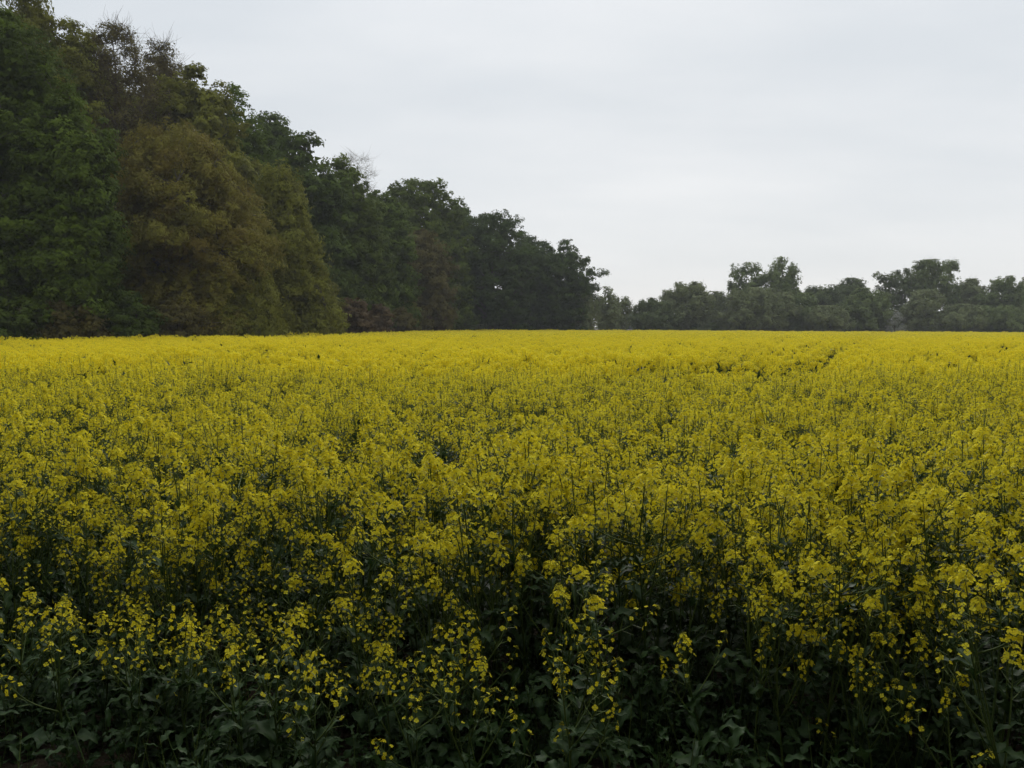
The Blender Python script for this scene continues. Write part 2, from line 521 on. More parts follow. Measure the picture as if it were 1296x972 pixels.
        nrm = unit(d * 0.6 + bdir[ns] * 0.8 + outw[ns] * 0.25 + np.array([0, 0, 0.4]) + rng.normal(0, 0.38, (n, 3)))
        axd = rand_dirs(rng, n) + np.array([0, 0, -0.35 - droop * 0.3])
        sz = leaf * rng.uniform(0.6, 1.35, n)
        ti = btint[nb][ns] + rng.normal(0, 0.10, len(nb))[ns] + rng.normal(0, 0.10, n)
        blades(cg, c, nrm, axd, sz * 1.25, sz * (0.85 if not droop else 0.55), tint=np.clip(ti, 0, 1))
        ni = int(n * inner)
        if ni:                                                   # leaves deep inside the crown
            k = rng.integers(0, len(nb), ni)
            ctr = np.array([0, 0, base + 0.42 * crown_h])
            c = ctr + (scn[k] - ctr) * np.array([0.66, 0.66, 0.80]) + rng.normal(0, bough_r * 0.3, (ni, 3))
            c[:, 2] = np.clip(c[:, 2], 0.3, H * 0.97)
            sz = leaf * 2.5 * rng.uniform(0.7, 1.3, ni)
            blades(cg, c, rand_dirs(rng, ni), rand_dirs(rng, ni), sz, sz * 0.8, tint=np.clip(btint[nb][k], 0, 1))
    return (tg.mesh('trunk', [M[bark]], True), bg.mesh('branches', [M[bark]], True),
            cg.mesh('crown', [M['leaf_' + kind]]) if n else None)

def place_tree(name, meshes, loc, label, cat='tree', group=None, rz=0.0, scale=(1, 1, 1), stem='trunk'):
    o = empty(name, loc, rz)
    o.scale = scale
    tag(o, label, cat, group)
    link(stem, meshes[0], o)
    link('branches', meshes[1], o)
    if meshes[2] is not None:
        link('crown', meshes[2], o)
    return o

tree_seed = [100]
def tree_px(name, label, px, top, y, half, kind, base=None, group=None, cat='tree', **kw):
    """a tree whose crown stands at photo column px at depth y (metres), reaching row top, half pixels wide each way"""
    x = px_to_x(px, y)
    H = px_height(top, y, x)
    Rr = half / F_PX * y
    tree_seed[0] += 1
    if base is None:
        base = 0.08 * H
    face = math.atan2(-y, -x)
    ms = build_tree(tree_seed[0], H, Rr, base, kind, face=face, **kw)
    return place_tree(name, ms, (x, y, float(ground_z(x, y))), label, cat, group)

WOOD = 'trees along the edge of the wood'
near = dict(boughs=135, subs=13, leaves=48, leaf=0.155, bough_r=1.45, sub_r=0.48, inner=0.18, bump=0.42)
willow = dict(boughs=230, subs=9, leaves=46, leaf=0.165, bough_r=1.15, sub_r=0.48, droop=0.9, flat=0.6, inner=0.16, bump=0.36)
mid = dict(boughs=130, subs=11, leaves=22, leaf=0.30, bough_r=1.6, sub_r=0.6, inner=0.18, bump=0.4)
farr = dict(boughs=75, subs=12, leaves=16, leaf=0.30, bough_r=1.3, sub_r=0.5, flat=1.15, fine=1)
bare = dict(boughs=60, subs=7, leaves=7, leaf=0.13, bough_r=1.4, sub_r=0.55, inner=0.0, bark='bark_twig', fine=6)

tree_px('maple_tree', 'dark green broadleaf tree cut by the left frame edge, lowest foliage in shadow', 8, 22, 52, 112, 'maple', base=1.0, prof='full', group=WOOD, **near)
tree_px('maple_tree', 'brighter green leafy tree between the dark leftmost tree and the brown willow', 100, 118, 51, 62, 'maple', base=1.2, group=WOOD, **{**near, 'hue': 0.35})
tree_px('tall_tree', 'tall olive brown tree whose rounded top rises highest at upper left', 52, -4, 66, 104, 'olive', base=7.0, prof='full', group=WOOD, **near)
tree_px('tall_tree', 'dark green tall tree at the very top left corner of the picture', -14, -22, 61, 92, 'broad', base=4.0, group=WOOD, **near)
tree_px('budding_tree', 'grey brown twiggy tree with sparse young leaves, top standing against the sky', 158, 42, 70, 78, 'dun', base=6.0, prof='full', group=WOOD, **{**bare, 'boughs': 200, 'subs': 8, 'leaves': 22, 'limb_n': 34, 'leaf': 0.15})
tree_px('budding_tree', 'thin twiggy tree poking above the olive crown right of the bigger twiggy tree', 214, 58, 77, 44, 'dun', base=6.0, prof='full', group=WOOD, **{**bare, 'boughs': 90, 'leaves': 18, 'limb_n': 18, 'leaf': 0.16})
tree_px('willow_tree', 'big rusty brown willow with drooping sprays sweeping down to the field', 228, 156, 60, 112, 'brown', base=0.6, prof='full', lean=(1.6, 0), group=WOOD, **{**willow, 'hue': 0.33})
tree_px('tall_tree', 'olive green rounded tree rising behind the rusty brown willow', 250, 90, 74, 82, 'olive', base=4.0, prof='full', group=WOOD, **{**near, 'boughs': 130, 'leaves': 28, 'leaf': 0.22})
tree_px('tall_tree', 'tall fresh green tree with ragged clumped top right of the olive crown', 306, 116, 84, 66, 'maple', base=3.0, group=WOOD, **{**near, 'boughs': 130, 'leaves': 28, 'leaf': 0.22})
tree_px('willow_tree', 'yellowish olive willow fanning out low to the right of the rusty one', 358, 205, 71, 74, 'olive', base=0.5, prof='skirt', lean=(1.2, 0), group=WOOD, **{**willow, 'boughs': 170, 'leaves': 28, 'leaf': 0.23})
tree_px('willow_tree', 'low mossy brown willow bough mass at the foot of the rusty willow', 305, 290, 60, 52, 'olive', base=0.4, prof='skirt', lean=(1.0, 0), group=WOOD, **{**willow, 'boughs': 110, 'leaves': 28})
tree_px('leafy_tree', 'dark green narrow tree with stepped top behind the yellowish olive willow', 384, 172, 92, 66, 'dark', base=2.0, group=WOOD, **mid)
tree_px('leafy_tree', 'dark green tree under the pale bare twigs at mid wood edge', 432, 200, 101, 66, 'broad', base=1.5, group=WOOD, **mid)
tree_px('bare_tree', 'leafless pale grey tree with thin twigs showing above the dark wood', 455, 200, 112, 26, 'dun', base=10.0, prof='high', group=WOOD, **{**bare, 'leaves': 0, 'bark': 'bark_pale', 'boughs': 60, 'subs': 6})
tree_px('leafy_tree', 'mid green tree dipping lower just left of the smooth domed tree', 482, 244, 108, 52, 'maple', base=1.2, group=WOOD, **mid)
tree_px('domed_tree', 'broad smooth domed grey green tree at the far end of the wood', 532, 230, 130, 70, 'broad', base=2.0, prof='dome', group=WOOD, **{**mid, 'boughs': 260, 'bump': 0.08})
tree_px('leafy_tree', 'brownish green tree in front of the domed tree', 536, 292, 118, 46, 'dun', base=1.0, group=WOOD, **mid)
tree_px('oak_tree', 'spreading dark oak with sky gaps and a dark trunk, left of two oaks', 622, 270, 140, 68, 'oak', base=2.2, prof='round', group=WOOD, trunk_r=0.55, **{**mid, 'inner': 0.08, 'boughs': 170, 'bough_r': 1.6})
tree_px('leafy_tree', 'dark green tree filling between the domed tree and the spreading oak', 588, 262, 146, 52, 'oak', base=2.5, group=WOOD, **mid)
tree_px('oak_tree', 'smaller rounded dark oak standing at the outer end of the wood', 704, 306, 150, 56, 'oak', base=1.6, prof='round', group=WOOD, trunk_r=0.45, **{**mid, 'bump': 0.5, 'inner': 0.08, 'boughs': 150, 'bough_r': 1.5})
tree_px('leafy_tree', 'low dark tree tucked between the two oaks', 662, 330, 154, 34, 'oak', base=0.8, group=WOOD, **{**mid, 'boughs': 70})
tree_px('young_tree', 'pale grey green young tree beside the outer oak', 735, 352, 150, 22, 'grey', base=0.6, group=WOOD, **farr)
tree_px('willow_tree', 'thin grey green willow with upright twigs right of the oaks', 768, 364, 162, 18, 'grey', base=0.8, group=WOOD, **{**farr, 'boughs': 40, 'leaves': 10})
tree_px('willow_tree', 'small leaning willow at the gap where far hazy trees show', 786, 376, 168, 14, 'grey', base=1.0, prof='high', group=WOOD, **{**farr, 'boughs': 24, 'leaves': 9})

tree_px('tall_tree', 'dark tree top filling between the fresh green tree and the stepped dark tree', 346, 150, 100, 56, 'dark', base=4.0, group=WOOD, **mid)
tree_px('tall_tree', 'dim olive crown showing between the twiggy trees and the highest rounded top', 120, 52, 80, 84, 'olive', base=5.0, group=WOOD, **mid)
tree_px('tall_tree', 'dim green crown showing behind the thin twiggy tree', 205, 78, 88, 70, 'dun', base=5.0, group=WOOD, **mid)
tree_px('leafy_tree', 'dark crown showing between the two oaks above the low tree', 668, 300, 160, 40, 'oak', base=2.0, group=WOOD, **mid)

# shrubs at the foot of the wood
SHRUB = 'shrubs at the foot of the wood'
sh = [(14, 372, 48.5, 48, 'dark', 'low shadowed dark shrub at the field edge in the left corner'),
      (98, 380, 50, 40, 'dun', 'low brown shrub under the brighter green leafy tree'),
      (165, 372, 52, 36, 'dark', 'dark shrub at the left foot of the rusty willow'),
      (225, 378, 55, 44, 'dun', 'brown twiggy shrub below the rusty willow'),
      (290, 384, 58, 34, 'olive', 'low mossy shrub below the sweeping willow sprays'),
      (412, 352, 77, 30, 'olive', 'olive shrub reaching out right of the yellowish willow'),
      (447, 378, 88, 26, 'russet', 'leftmost reddish brown shrub of the russet thicket'),
      (478, 386, 96, 24, 'russet', 'middle reddish brown shrub of the russet thicket'),
      (548, 386, 118, 26, 'russet', 'rightmost reddish brown shrub beside the little olive bush'),
      (505, 390, 104, 22, 'dun', 'dull brown shrub left of the little olive bush'),
      (519, 379, 112, 17, 'olive', 'little yellowish olive bush before the dark wood'),
      (585, 388, 134, 24, 'dark', 'low dark bush under the gap left of the oak'),
      (650, 382, 142, 34, 'oak', 'low dark bush under the spreading oak'),
      (725, 378, 148, 26, 'oak', 'low dark bush under the outer oak')]
for px, top, y, half, kind, lab in sh:
    tree_px('shrub', lab, px, top, y, half, kind, base=0.15, prof='full', group=SHRUB, cat='shrub',
            boughs=60, subs=7, leaves=18 if y > 80 else 28, leaf=0.20 if y > 80 else 0.13, bough_r=0.6, sub_r=0.3, limb_n=10,
            bark='bark_twig', trunk_r=0.06)

# the line of trees across the far side of the field
LINE = 'trees along the far side of the field'
fl = [(828, 378, 164, 26, 'leaden', 'full', 'low dark rounded tree at the left end of the far tree line'),
      (868, 358, 170, 36, 'grey', 'round', 'grey green bushy tree second from the left end of the far tree line'),
      (903, 370, 178, 26, 'grey', 'full', 'pale thin tree between the bushy tree and the tall poplars'),
      (944, 333, 178, 27, 'poplar', 'column', 'left poplar of the tall pair in the far tree line'),
      (988, 327, 176, 28, 'poplar', 'column', 'right and tallest poplar of the pair in the far tree line'),
      (955, 366, 166, 52, 'grey', 'round', 'wide low bushy tree in front of the poplar pair'),
      (1012, 372, 168, 32, 'poplar', 'round', 'round bushy tree at the right foot of the poplar pair'),
      (1042, 362, 182, 28, 'leaden', 'full', 'dark tree filling the dip right of the poplars'),
      (1076, 353, 184, 28, 'leaden', 'round', 'dark round headed tree behind the big round bush'),
      (1094, 366, 166, 38, 'poplar', 'round', 'big round green bush in the middle of the far tree line'),
      (1046, 388, 162, 26, 'grey', 'round', 'small low bush left of the big round green bush'),
      (1142, 342, 178, 32, 'leaden', 'high', 'open crowned tree left of the tallest tree on the right'),
      (1180, 331, 174, 32, 'poplar', 'high', 'tall wide topped tree right of the big round bush'),
      (1168, 368, 166, 32, 'grey', 'full', 'grey twiggy tree under the tall wide topped tree'),
      (1225, 354, 180, 30, 'grey', 'full', 'greyish tree just right of the tall wide topped tree'),
      (1266, 351, 174, 32, 'poplar', 'round', 'round topped tree near the right frame edge'),
      (1305, 352, 178, 32, 'grey', 'full', 'grey green tree cut by the right frame edge'),
      (1212, 386, 164, 34, 'grey', 'round', 'low grey bush right of the pale flowering shrub'),
      (1262, 388, 164, 36, 'poplar', 'round', 'low green bush near the right frame edge'),
      (1310, 384, 166, 30, 'grey', 'round', 'low grey bush cut by the right frame edge'),
      (1360, 350, 178, 40, 'poplar', 'full', 'tree beyond the right frame edge'),
      (1425, 356, 182, 44, 'grey', 'full', 'outermost tree beyond the right frame edge')]
for px, top, y, half, kind, prof, lab in fl:
    low = top > 364
    kw = dict(farr)
    kw.update(boughs=int(36 + half * 1.5), bough_r=1.0 if low else 1.2, inner=0.12, bump=0.5, hue=0.3)
    if px in (1142, 1168, 903):
        kw.update(bark='bark_pale', trunk_r=0.3)
    if prof in ('high', 'column'):
        kw.update(inner=0.05, bump=0.6)
    tree_px('bush' if low and top > 380 else 'field_edge_tree', lab, px, top, y, half, kind, base=0.3 if low else 2.0, prof=prof,
            group=LINE, cat='bush' if low and top > 380 else 'tree', **kw)
tree_px('flowering_shrub', 'pale whitish flowering shrub at the foot of the far trees', 1132, 394, 162, 13, 'white', base=0.3, group=LINE, cat='shrub',
        boughs=40, subs=7, leaves=10, leaf=0.13, bough_r=0.6, sub_r=0.4, fine=3)

# second rows that close the gaps: copies share the mesh of a few back trees
pool = [build_tree(900 + i, 20.0, 5.5, 2.5, k, boughs=130, subs=7, leaves=18, leaf=0.42, bough_r=1.6, sub_r=0.75, inner=.16)
        for i, k in enumerate(('broad', 'dark', 'oak'))]
rng = np.random.default_rng(5)
def back_tree(i, x, y, H, label, group, wide=1.0):
    s = H / 20.0
    place_tree('back_tree', pool[i % 3], (x, y, float(ground_z(x, y)) - 0.05), label, 'tree', group,
               rz=float(rng.uniform(0, 6.28)), scale=(s * wide, s * wide, s))
k = 0
for y in (56, 68, 80, 92, 106, 120):
    for off in (9, 17):
        x = float(forest_x(y)) - off - 3 + float(rng.uniform(-1.5, 1.5))
        back_tree(k, x, y + float(rng.uniform(-2, 2)) + off * 0.5, float(rng.uniform(19, 22)), 'dark tree standing deeper inside the wood', 'trees deeper inside the wood'); k += 1
ORD = ['leftmost', 'second from left', 'third from left', 'fourth from left', 'fifth from left', 'sixth from left', 'seventh from left', 'eighth from left', 'ninth from left', 'tenth from left', 'eleventh from left', 'twelfth from left']
for q_, px in enumerate(range(830, 1400, 52)):
    y = 196 + float(rng.uniform(-4, 4))
    back_tree(k, px_to_x(px, y), y, float(rng.uniform(5.5, 7.0)), ORD[q_] + ' of the low dark trees behind the far tree line', 'second row of the far tree line', 1.3); k += 1
for q_, px in enumerate((742, 764, 781, 797, 812, 838)):
    y = 320 + float(rng.uniform(-15, 15))
    back_tree(k, px_to_x(px, y), y, float(rng.uniform(5.5, 8)), ORD[q_] + ' of the pale hazy trees far off through the gap', 'distant hazy trees in the gap', 1.5); k += 1
hedge = [build_tree(970 + i, 3.2, 2.6, 0.2, kk, boughs=46, subs=7, leaves=16, leaf=0.30, bough_r=0.75, sub_r=0.4, limb_n=8, trunk_r=.07, bark='bark_twig')
         for i, kk in enumerate(('grey', 'leaden', 'poplar'))]
HP = [p_ for p_ in range(608, 1400, 21) if not 745 < p_ < 806]
MARK = [(650, 'under the spreading oak'), (690, 'between the two oaks'), (740, 'under the outer oak'), (760, 'by the thin grey willow'), (800, 'in the hazy gap'), (845, 'under the low dark rounded tree'), (890, 'under the grey bushy tree'), (930, 'left of the poplar pair'), (975, 'under the poplar pair'),
        (1020, 'right of the poplar pair'), (1065, 'left of the big round bush'), (1110, 'under the big round bush'), (1150, 'by the pale flowering shrub'), (1195, 'under the tall wide topped tree'),
        (1240, 'right of the tall wide topped tree'), (1296, 'near the right frame edge'), (1500, 'beyond the right frame edge')]
seen = {}
for q_, px in enumerate(HP):
    y = (170 if px > 750 else 156) + float(rng.uniform(-2, 3)); sc_ = float(rng.uniform(.7, 1.25))
    place = next(t_ for lim, t_ in MARK if px <= lim)
    nn = seen.get(place, 0); seen[place] = nn + 1
    x = px_to_x(px, y)
    place_tree('hedge_bush', hedge[q_ % 3], (x, y, float(ground_z(x, y)) - .03), ('left', 'middle', 'right', 'rightmost', 'outer')[min(nn, 4)] + ' low hedge bush ' + place, 'bush', 'low hedge bushes under the far trees',
               rz=float(rng.uniform(0, 6.28)), scale=(sc_ * 1.1, sc_ * 1.1, sc_))
# the wood goes on round behind the photographer
for a in range(0, 11):
    th = R(172 + a * 19.6)
    d = 8.2 + float(rng.uniform(-1, 1.5)) + (4 if a in (0, 10) else 0)
    back_tree(k, d * math.cos(th) , d * math.sin(th) - 1.5, float(rng.uniform(16, 19)), 'shading tree of the wood behind the viewpoint', 'trees behind the viewpoint'); k += 1

# ------------------------------------------------------------------ rapeseed: pieces
def flower_head_geo(seed, nfl, Lh, rad, fr=0.0084, simple=False):
    """a raceme: open four-petalled flowers round the top, a knot of buds above, young pods below"""
    rng = np.random.default_rng(seed)
    g = Geo()                                     # materials: 0 petal 1 bud 2 stalk
    tube(g, np.array([[0, 0, -0.02], [0.001, 0, Lh * .5], [0, 0.001, Lh]]), [0.0022, 0.0018, 0.0012], 3, mat=2)
    for i in range(nfl):
        t = i / max(nfl - 1, 1)
        z = Lh * (0.02 + 0.93 * t) + rng.normal(0, 0.004)
        th = i * 2.39996 + rng.normal(0, 0.25)
        r = rad * (1 - 0.72 * t ** 2.0) * rng.uniform(0.7, 1.15)
        rise = r * rng.uniform(0.25, 0.75)
        p = np.array([r * math.cos(th), r * math.sin(th), z + rise])
        o = np.array([math.cos(th), math.sin(th), 0.0])
        nrm = unit(o * rng.uniform(0.3, 1.0) + np.array([0, 0, rng.uniform(0.3, 0.9)]) + rng.normal(0, 0.2, 3))
        a0 = unit(np.cross(nrm, rng.normal(size=3))); b0 = np.cross(nrm, a0)
        # pedicel
        side = np.array([-math.sin(th), math.cos(th), 0]) * 0.0009
        q = np.array([0, 0, z])
        g.add([q - side, q + side, p + side, p - side], [(0, 1, 2, 3)], mat=2, tint=0.8)
        f = fr * rng.uniform(0.8, 1.15)
        ti = rng.uniform(0.1, 0.95)
        for k in range(4):
            an = k * math.pi / 2 + 0.15
            da = a0 * math.cos(an) + b0 * math.sin(an); db = -a0 * math.sin(an) + b0 * math.cos(an)
            cup = rng.uniform(0.0, 0.35) * f
            g.add([p, p + da * f * .70 + db * f * .54 + nrm * cup, p + da * f * 1.08 + nrm * (cup - f * .1), p + da * f * .70 - db * f * .54 + nrm * cup],
                  [(0, 1, 2, 3)], mat=0, tint=ti)
    for i in range(12):                                        # bud knot
        th = i * 2.39996; r = 0.0028 * math.sqrt(i) ; p = np.array([r * math.cos(th), r * math.sin(th), Lh + 0.010 - r * .8 + rng.normal(0, .001)])
        o = unit(np.array([math.cos(th) * r * 90, math.sin(th) * r * 90, 1.0]))
        a0 = unit(np.cross(o, [0.3, 1, 0.2])); b0 = np.cross(o, a0)
        s = 0.0024
        V = [p - o * s * 1.6] + [p + (a0 * math.cos(x) + b0 * math.sin(x)) * s for x in (0, 2.09, 4.19)] + [p + o * s * 1.8]
        g.add(V, T=[(0, 2, 1), (0, 3, 2), (0, 1, 3), (4, 1, 2), (4, 2, 3), (4, 3, 1)], mat=1, tint=rng.uniform(0, 1))
    for i in range(6):                                         # young pods
        th = i * 2.4 + 1.0; z = -0.012 - 0.012 * i * rng.uniform(.5, 1.2)
        o = np.array([math.cos(th), math.sin(th), 0.75]); o /= np.linalg.norm(o)
        p0 = np.array([0, 0, z]); p1 = p0 + o * 0.018; p2 = p1 + o * rng.uniform(0.012, 0.035)
        s = np.array([-math.sin(th), math.cos(th), 0]) * 0.0012
        g.add([p0 - s * .5, p0 + s * .5, p1 + s, p1 - s, p2 + s * .3, p2 - s * .3], [(0, 1, 2, 3), (3, 2, 4, 5)], mat=2, tint=0.9)
    return g

def leaf_geo(seed, ln, wd, lobed, sag=0.6, petiole=0.25):
    """blade of 9x4 quads along +x: wavy edge, folded midrib, arching down at the tip"""
    rng = np.random.default_rng(seed)
    g = Geo(); nu, nv = 15, 5
    ph = rng.uniform(0, 6.28, 4)
    V = []; ti = []
    for i in range(nu):
        s = i / (nu - 1)
        sb = (s - petiole) / (1 - petiole)
        if sb < 0:
            hw = 0.05 * wd + (0.14 * wd if (lobed and i % 2 == 1) else 0)
        else:
            hw = wd * 0.5 * max(0.03, math.sin(math.pi * min(1, 0.14 + 0.86 * sb)) ** 0.75) * (1 + 0.20 * math.sin(sb * 19 + ph[0]) + 0.10 * math.sin(sb * 37 + ph[1]))
        bend = sag * s * s
        x = ln * (s - 0.28 * bend * s); z = ln * (0.30 * s - 0.55 * bend)
        for j in range(nv):
            v = (j / (nv - 1) - 0.5) * 2
            y = hw * v + 0.02 * ln * math.sin(s * 3 + ph[3])
            zz = z + abs(v) * hw * 0.35 + 0.16 * wd * math.sin(s * 15 + ph[1 if v > 0 else 2]) * v * v
            V.append((x, y, zz)); ti.append(0.5 + (0.3 if j == nv // 2 else 0) + rng.normal(0, .07))
    Q = [(i * nv + j, (i + 1) * nv + j, (i + 1) * nv + j + 1, i * nv + j + 1) for i in range(nu - 1) for j in range(nv - 1)]
    g.add(V, Q, mat=0, tint=np.clip(ti, 0, 1))
    return g

HEADS = [flower_head_geo(10, 42, 0.058, 0.036), flower_head_geo(11, 30, 0.05, 0.033), flower_head_geo(12, 18, 0.07, 0.034),
         flower_head_geo(13, 14, 0.11, 0.038), flower_head_geo(14, 8, 0.12, 0.036), flower_head_geo(15, 56, 0.085, 0.040),
         flower_head_geo(16, 5, 0.09, 0.034)]
LEAVES = [leaf_geo(20, 0.20, 0.070, True, 1.0, 0.36), leaf_geo(21, 0.17, 0.055, True, 0.8, 0.34), leaf_geo(22, 0.14, 0.050, True, 1.2, 0.3),
          leaf_geo(23, 0.13, 0.036, False, 0.7, 0.05), leaf_geo(24, 0.11, 0.024, False, 0.6, 0.03), leaf_geo(25, 0.075, 0.015, False, 0.4, 0.02)]
HEAD_ME = [h.mesh('flower_head', [M['petal'], M['bud'], M['stalk']]) for h in HEADS]
LEAF_ME = [l.mesh('leaf', [M['rape_leaf']], True) for l in LEAVES]

def basis(loc, zdir=(0, 0, 1), spin=0.0, scale=1.0):
    z = unit(np.asarray(zdir, float)); a = unit(np.cross([0.123, 1.0, 0.07], z)); b = np.cross(z, a)
    c, s = math.cos(spin), math.sin(spin)
    m = np.eye(4)
    m[:3, 0] = (a * c + b * s) * scale; m[:3, 1] = (b * c - a * s) * scale; m[:3, 2] = z * scale; m[:3, 3] = loc
    return m

def leaf_basis(loc, th, pitch, scale):
    x = np.array([math.cos(th) * math.cos(pitch), math.sin(th) * math.cos(pitch), math.sin(pitch)])
    y = np.array([-math.sin(th), math.cos(th), 0]); z = np.cross(x, y)
    m = np.eye(4); m[:3, 0] = x * scale; m[:3, 1] = y * scale; m[:3, 2] = z * scale; m[:3, 3] = loc
    return m

def plant_template(seed, H, nbr, head_pool, nbasal, nstem, spread=0.12, leafscale=1.0):
    """returns stem Geo, list of (head index, matrix), list of (leaf index, matrix)"""
    rng = np.random.default_rng(seed)
    st = Geo(); heads = []; leaves = []
    lean = rng.normal(0, 0.05, 2) * H
    s = np.linspace(0, 1, 7)
    curve = np.stack([lean[0] * s ** 1.6 + 0.012 * np.sin(s * 7 + seed), lean[1] * s ** 1.6 + 0.012 * np.cos(s * 6 + seed), H * s], 1)
    curve -= curve[0]; curve[0, 2] = -0.06
    at = lambda t: np.array([np.interp(t, s, curve[:, i]) for i in range(3)])
    if H > 0.2:
        tube(st, curve, np.linspace(0.0055, 0.0020, 7), 5, tint=rng.uniform(0, .8))
        heads.append((head_pool[0], basis(curve[-1], curve[-1] - curve[-2], rng.uniform(0, 6.28), rng.uniform(.9, 1.15))))
    for i in range(nbr):
        t0 = rng.uniform(0.25, 0.86); p0 = at(t0); th = i * 2.4 + rng.uniform(-.4, .4)
        top = H * rng.uniform(0.52, 0.98) if t0 < 0.6 else H * rng.uniform(0.80, 1.0)
        top = max(top, p0[2] + 0.05 * H)
        rr = spread * rng.uniform(0.4, 1.1)
        e = np.array([p0[0] + rr * math.cos(th), p0[1] + rr * math.sin(th), top])
        m_ = np.array([p0[0] + rr * .75 * math.cos(th), p0[1] + rr * .75 * math.sin(th), p0[2] * .45 + top * .55])
        q = np.linspace(0, 1, 5)[:, None]
        p = p0 * (1 - q) ** 2 + 2 * m_ * q * (1 - q) + e * q * q
        tube(st, p, np.linspace(0.0032, 0.0016, 5), 4, tint=rng.uniform(.2, .9))
        heads.append((head_pool[int(rng.integers(1, len(head_pool)))], basis(e, e - m_, rng.uniform(0, 6.28), rng.uniform(.8, 1.1))))
        if rng.uniform() < .8:
            leaves.append((5 if rng.uniform() < .5 else 4, leaf_basis(p0, th + rng.uniform(-.3, .3), rng.uniform(.1, .7), rng.uniform(.8, 1.3))))
    for i in range(nbasal):
        th = i * 2.2 + rng.uniform(-.5, .5); z = rng.uniform(0.02, 0.30) * max(H, 0.15)
        leaves.append((int(rng.integers(0, 3)), leaf_basis(at(z / max(H, .15)), th, rng.uniform(0.15, 0.85), leafscale * rng.uniform(.7, 1.15))))
    for i in range(nstem):
        t0 = rng.uniform(.3, .8); th = i * 2.4 + rng.uniform(0, 6)
        leaves.append((3 if t0 < .6 else 4, leaf_basis(at(t0), th, rng.uniform(0, .7), rng.uniform(.8, 1.3))))
    return st, heads, leaves

TALL = [plant_template(200 + i, 0.88 + 0.03 * (i % 3), 9 + i % 3, [5 if i % 2 else 0, 0, 1, 2, 3, 3, 4, 4, 6], 3, 8, 0.15) for i in range(6)]
MIDP = [plant_template(300 + i, 0.82, 7 + i % 3, [1 if i % 2 else 0, 1, 2, 3, 4, 4, 6], 4, 8, 0.14) for i in range(5)]
SHORT = [plant_template(400 + i, 0.54, 4 + i % 3, [2 if i % 2 else 3, 3, 4, 6, 6], 6, 9, 0.12) for i in range(5)]
ROSET = [plant_template(500 + i, 0.12, 0, [4], 6, 0, 0.1, 0.9) for i in range(3)]
for r_ in ROSET:
    tube(r_[0], np.array([[0, 0, -0.05], [0.002, 0, 0.04], [0.004, 0.003, 0.10]]), [0.007, 0.006, 0.003], 5)
TEMPL = TALL + MIDP + SHORT + ROSET
STEM_ME = [t[0].mesh('stem', [M['stalk']], True) for t in TEMPL]
MATS4 = [M['petal'], M['bud'], M['stalk'], M['rape_leaf']]
def joined(t):
    g = Geo()
    g.add_geo(t[0], mat_map={0: 2})
    for h, mx_ in t[1]:
        g.add_geo(HEADS[h], mx_)
    for l, mx_ in t[2]:
        g.add_geo(LEAVES[l], mx_, mat_map={0: 3})
    return g

from mathutils import Matrix
def crop_scale(x, y):
    """how tall the crop stands, with slow swells"""
    return 1.0 + 0.06 * vnoise(x / 9, y / 9, 9) + 0.06 * vnoise(x / 3.5, y / 3.5, 7) + 0.06 * vnoise(x / 1.1, y / 1.1, 8)

def tram(x, y):
    """distance to the nearer of two wheel tracks that run from the viewpoint's right to the far trees"""
    x = np.asarray(x, float); y = np.asarray(y, float)
    c = 4.0 + (y - 15) * 0.465 
    return np.minimum(np.abs(x - c + 0.95), np.abs(x - c - 0.95))

def in_field(x, y):
    return (x > forest_x(y) + 1.2) & (y < 159 + 0.02 * x) 

# ------------------------------------------------------------------ rapeseed: the 300 nearest plants, each on its own
rs = np.random.default_rng(77)
front = lambda x: 2.52 - 0.30 * np.clip(x / 1.6, -1, 1) + 0.12 * np.sin(x * 2.3)     # the crop starts nearer on the right
cand = []
while len(cand) < 300:
    y = math.sqrt(rs.uniform(2.3 ** 2, 4.45 ** 2)); x = rs.uniform(-0.66, 0.66) * y
    fy = y - float(front(x))
    if fy < 0 or rs.uniform() > np.clip(0.45 + fy * 0.6, 0, 1):
        continue
    if cand and min((x - a) ** 2 + (y - b) ** 2 for a, b, _ in cand) < 0.075 ** 2:
        continue
    cand.append((x, y, fy))
cand.sort(key=lambda c: -c[1])
END_Y = 4.45
plants = []
for i, (x, y, fy) in enumerate(cand):
    v = fy + rs.normal(0, 0.22) + 0.25 * x
    if v < 0.12: k = int(rs.integers(16, 19)) if rs.uniform() < .4 else int(rs.integers(11, 16))
    elif v < 0.45: k = int(rs.integers(11, 16))
    elif v < 0.95: k = int(rs.integers(6, 11))
    else: k = int(rs.integers(0, 6))
    s = float(crop_scale(x, y)) * rs.uniform(.85, 1.12)
    if 6 <= k < 16: s *= 0.9 + 0.12 * min(max(v, 0), 1.5)
    st, heads, leaves = TEMPL[k]
    o = empty('rapeseed_plant', (x, y, float(ground_z(x, y))), rs.uniform(0, 6.28))
    o.scale = (s, s, s)
    o.rotation_euler[0] = rs.normal(0, .06); o.rotation_euler[1] = rs.normal(0, .06)
    kind_w = 'tall' if k < 6 else 'middling' if k < 11 else 'short' if k < 16 else 'flowerless'
    plants.append((o, kind_w, CX + x / y * F_PX, y, len(heads)))
    link('stem', STEM_ME[k], o)
    for h, mx_ in heads:
        c = link('flower_head', HEAD_ME[h], o); c.matrix_local = Matrix(mx_.tolist())
    for l, mx_ in leaves:
        c = link('leaf', LEAF_ME[l], o); c.matrix_local = Matrix(mx_.tolist())

